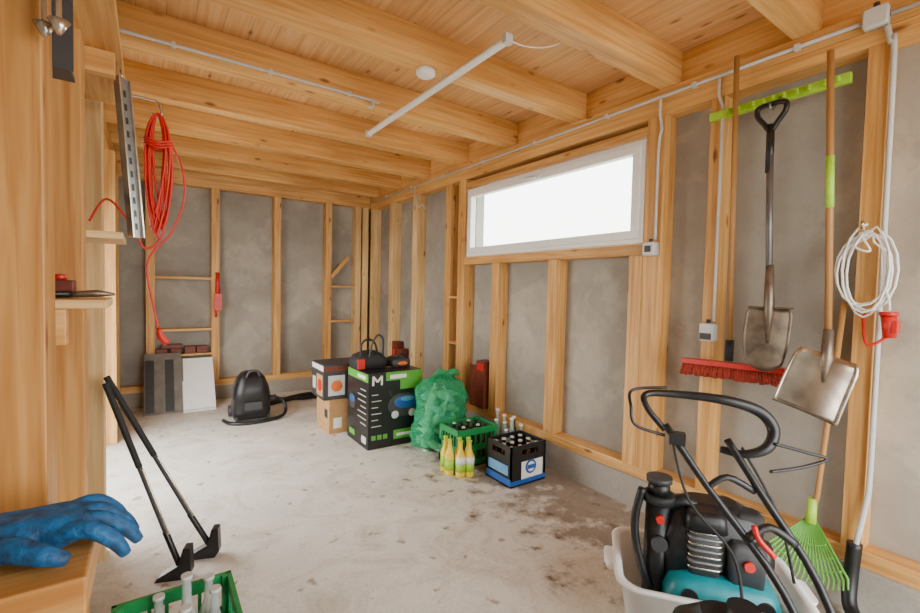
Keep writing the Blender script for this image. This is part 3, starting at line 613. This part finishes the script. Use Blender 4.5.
# ------------------------------------------------------------------ left foreground
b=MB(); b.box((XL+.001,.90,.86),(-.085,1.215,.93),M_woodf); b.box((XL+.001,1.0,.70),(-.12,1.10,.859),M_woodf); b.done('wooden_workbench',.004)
b=MB(); gz=.965
b.rr([(0,0,0,.030,.055,.028),(0,0,.05,.030,.052,.028),(0,0,.09,.030,.048,.026),(0,0,.14,.028,.053,.026),(0,0,.17,.020,.046,.018)],M_glove,
     Matrix.Translation((-.265,1.03,gz+.004))@Matrix(((0,0,1,0),(0,1,0,0),(-1,0,0,0),(0,0,0,1))))
fy=[1.078,1.048,1.018,.988]; fl=[.075,.090,.096,.078]
for y,l in zip(fy,fl):
    x=-.115
    b.tube([(x-.03,y,gz),(x+.01,y+(y-1.03)*.2,gz+.010),(x+l*.45,y+(y-1.03)*.4,gz+.004),(x+l*.8,y+(y-1.03)*.4,gz-.022),(x+l,y+(y-1.03)*.35,gz-.052)],[.015,.0155,.0145,.0135,.009],M_glove,12,sub=4)
b.tube([(-.21,.99,gz),(-.175,.962,gz+.004),(-.14,.940,gz-.004),(-.11,.932,gz-.016)],[.022,.020,.0165,.010],M_glove,12,sub=4)
ob=b.done('work_glove'); rm=ob.modifiers.new('r','REMESH'); rm.mode='VOXEL'; rm.voxel_size=.0035; rm.use_smooth_shade=True
sm=ob.modifiers.new('s','SMOOTH'); sm.iterations=3
b=MB(); b.box((XL+.001,1.345,1.335),(-.085,1.56,1.355),M_woodp); b.box((XL+.001,1.36,1.25),(-.16,1.40,1.334),M_wood); b.done('wall_shelf',.002)
b=MB(); b.box((XL+.001,2.01,1.55),(-.08,2.30,1.575),M_woodp); b.box((XL+.001,2.02,1.45),(-.2,2.06,1.549),M_wood); b.done('wall_shelf',.002)
b=MB(); b.tube([(-.16,1.44,1.365),(-.11,1.44,1.368),(-.075,1.45,1.366)],[.007,.009,.003],M_steelo,8,sub=3); b.tube([(-.24,1.42,1.366),(-.19,1.43,1.366),(-.16,1.44,1.366)],.008,M_black,8,sub=3); b.tube([(-.24,1.46,1.366),(-.19,1.455,1.366),(-.16,1.44,1.366)],.008,M_black,8,sub=3); b.done('pliers')
b=MB(); b.box((-.22,1.50,1.356),(-.16,1.55,1.40),M_brown); b.cyl((-.19,1.525,1.40),(-.19,1.525,1.415),.015,M_red); b.done('small_red_tin',.004)
# loft
b=MB()
for y in (1.35,2.01): b.box((XL+.001,y,2.12),(-.10,y+.05,2.20),M_wood)
b.box((XL+.001,1.345,2.201),(-.23,2.60,2.225),M_woodd); b.box((-.225,1.345,2.201),(-.08,2.60,2.225),M_wood); b.done('loft_shelf',.002)
b=MB(); b.box((-.30,1.40,2.226),(-.16,2.5,2.30),M_wood); b.box((-.15,1.36,2.226),(-.09,2.4,2.29),M_woodd); b.box((-.28,1.4,2.301),(-.1,2.45,2.36),M_wood); b.done('timber_offcuts',.002)
b=MB(); b.box((-.24,1.342,1.87),(-.14,1.348,2.115),M_dgrey); b.box((-.24,1.348,1.87),(-.145,1.42,1.88),M_dgrey); b.done('black_metal_plate')
b=MB()
for y,x in ((1.18,-.165),(1.15,-.14)):
    b.box((x-.002,y-.02,1.89),(x+.002,y+.02,2.12),M_steel); b.box((x-.03,y-.02,2.10),(x+.002,y+.02,2.104),M_steel); b.tube([(x,y,1.89),(x,y,1.865)],[.018,.004],M_steel,8)
b.tube([(-.19,1.2195,2.11),(-.19,1.13,2.115)],.004,M_steel,6); b.done('steel_brackets')
# long steel rail hanging from the loft shelf edge
b=MB(); Ml=Matrix.Translation((-.085,2.16,2.17))@Matrix.Rotation(math.radians(-4),4,'Y')@Matrix.Rotation(math.radians(50),4,'Z')
b.box((-.026,-.004,-.60),(.026,.004,0),M_mgrey,Ml); b.box((-.028,-.012,-.60),(-.022,.012,0),M_steel,Ml); b.box((.022,-.012,-.60),(.028,.012,0),M_steel,Ml)
for k in range(11): b.box((-.006,-.0046,-.57+.05*k),(.006,-.0041,-.545+.05*k),M_black,Ml)
b.tube([Ml@V((0,0,0)),(-.09,2.16,2.2005)],.003,M_steel,6); b.done('slotted_steel_rail')
# red cable
b=MB(); hk=V((.03,2.44,2.15)); b.tube([(-.0795,2.44,2.21),(.0,2.44,2.205),(.03,2.44,2.20),(.045,2.44,2.16),(.03,2.44,2.135),(.01,2.44,2.15)],.005,M_steel,8,sub=4)
for k in range(14):
    w_=.018+.030*random.random(); d=random.uniform(-.03,.03); h_=random.uniform(.44,.56); ph=random.uniform(-.02,.02)
    pts=[hk+V((0,d*.2,0)),hk+V((w_,d,-.10)),hk+V((w_+ph*.5,d,-h_*.6)),hk+V((ph,d,-h_)),hk+V((-w_+ph*.4,d*.7,-h_*.6)),hk+V((-w_,d*.5,-.10))]
    b.tube(pts,.0048,M_redc,7,closed=True,sub=7)
for dz_ in (0,.012,.024): b.tube([hk+V((-.045,-.03,-.12-dz_)),hk+V((0,-.045,-.135-dz_)),hk+V((.05,-.03,-.12-dz_)),hk+V((.045,.03,-.12-dz_)),hk+V((0,.045,-.13-dz_)),hk+V((-.045,.03,-.12-dz_))],.0055,M_redc,7,closed=True,sub=5)
b.tube([hk+V((.04,0,-.1)),hk+V((.09,0,-.22)),hk+V((.10,0,-.36)),hk+V((.05,0,-.52)),hk+V((-.04,0,-.66)),hk+V((-.02,0,-.85)),hk+V((.0,0,-.96))],.0048,M_redc,7,sub=7)
b.tube([hk+V((-.03,0,-.50)),hk+V((.0,0,-.56)),hk+V((-.05,0,-.60)),hk+V((-.10,0,-.50)),hk+V((-.18,0,-.40)),hk+V((-.24,0,-.50))],.0048,M_redc,7,sub=7)
b.tube([hk+V((.0,.0,-.96)),hk+V((.01,0,-1.0)),hk+V((.035,0,-1.03))],[.009,.016,.016],M_redc,10,sub=3)
b.done('red_extension_cord')
for nm,top,bot in (('lever_tool',(-.172,2.60,.93),(.11,2.44,.05)),('lever_tool',(-.172,2.66,.95),(.24,2.56,.06))):
    b=MB(); T=V(top); B=V(bot); b.tube([T,T.lerp(B,.45)],.014,M_blackm,10); b.tube([T.lerp(B,.45),B],.011,M_dgrey,10); b.tube([T.lerp(B,.46)+V((.008,-.008,.004)),T.lerp(B,.82)+V((.008,-.008,.004))],.005,M_steel,8); b.tube([T.lerp(B,.8),B+V((0,0,.01))],.014,M_black,10)
    M0=Matrix.Translation((B.x,B.y,0))@Matrix.Rotation(math.radians(-20),4,'Z')@Matrix(((1,0,0,0),(0,0,1,0),(0,1,0,0),(0,0,0,1)))
    b.prism([(-.10,.002),(.035,.002),(.055,.03),(.05,.15),(.02,.15),(.0,.07),(-.085,.022)],.055,M_black,M0); b.done(nm,.003)
b=MB(); crate(b,(-.11,1.56,0),(.25,1.88,.29),M_green)
for x,y,h in ((.10,1.76,.38),(.17,1.80,.33),(.02,1.82,.30),(.18,1.70,.34),(.09,1.66,.33)): bottle(b,(x,y,.013),M_bclear,h,.036,cap=M_lgrey)
b.done('green_plastic_crate')
MB().box((-14,-14,-.16),(16,18,-.13),M_curb).done('ground')
# ------------------------------------------------------------------ light
wd=bpy.data.worlds.new('World'); bpy.context.scene.world=wd; wd.use_nodes=True
bg=wd.node_tree.nodes['Background']; nt=wd.node_tree
tc=nt.nodes.new('ShaderNodeTexCoord'); sp=nt.nodes.new('ShaderNodeSeparateXYZ'); nt.links.new(tc.outputs['Generated'],sp.inputs[0])
rp=nt.nodes.new('ShaderNodeValToRGB'); rp.color_ramp.elements[0].position=.0; rp.color_ramp.elements[0].color=(1,.97,.91,1); rp.color_ramp.elements[1].position=.8; rp.color_ramp.elements[1].color=(.92,.96,1,1)
nt.links.new(sp.outputs['Z'],rp.inputs['Fac']); nt.links.new(rp.outputs['Color'],bg.inputs['Color']); bg.inputs['Strength'].default_value=10
def portal(name,loc,rot,sx,sy):
    l=bpy.data.lights.new(name,'AREA'); l.shape='RECTANGLE'; l.size=sx; l.size_y=sy; l.cycles.is_portal=True
    o=bpy.data.objects.new(name,l); o.location=loc; o.rotation_euler=rot; bpy.context.scene.collection.objects.link(o)
portal('portal_front',((PX+2.55)/2,YF-.02,1.22),(math.radians(90),0,0),2.55-PX,2.45)
portal('portal_side',(XL-.12,(dy0+dy1)/2,dz/2),(0,math.radians(-90),0),dz,dy1-dy0)
portal('portal_window',(XR+.12,(wy0+wy1)/2,(wz0+wz1)/2),(0,math.radians(90),0),wz1-wz0,wy1-wy0)
# ------------------------------------------------------------------ camera
cam=bpy.data.cameras.new('Camera'); co=bpy.data.objects.new('Camera',cam); bpy.context.scene.collection.objects.link(co)
cam.sensor_width=36; cam.lens=36*446/920; cam.clip_start=.02
yw=math.radians(34.8); p=math.radians(2.25); th=math.radians(1.3)
F=V((math.sin(yw)*math.cos(p),math.cos(yw)*math.cos(p),-math.sin(p))); R0=V((math.cos(yw),-math.sin(yw),0)); U=R0.cross(F)
Rc=R0*math.cos(th)+U*math.sin(th); Uc=U*math.cos(th)-R0*math.sin(th)
co.matrix_world=Matrix(((Rc.x,Uc.x,-F.x,0),(Rc.y,Uc.y,-F.y,0),(Rc.z,Uc.z,-F.z,1.4),(0,0,0,1)))
bpy.context.scene.camera=co
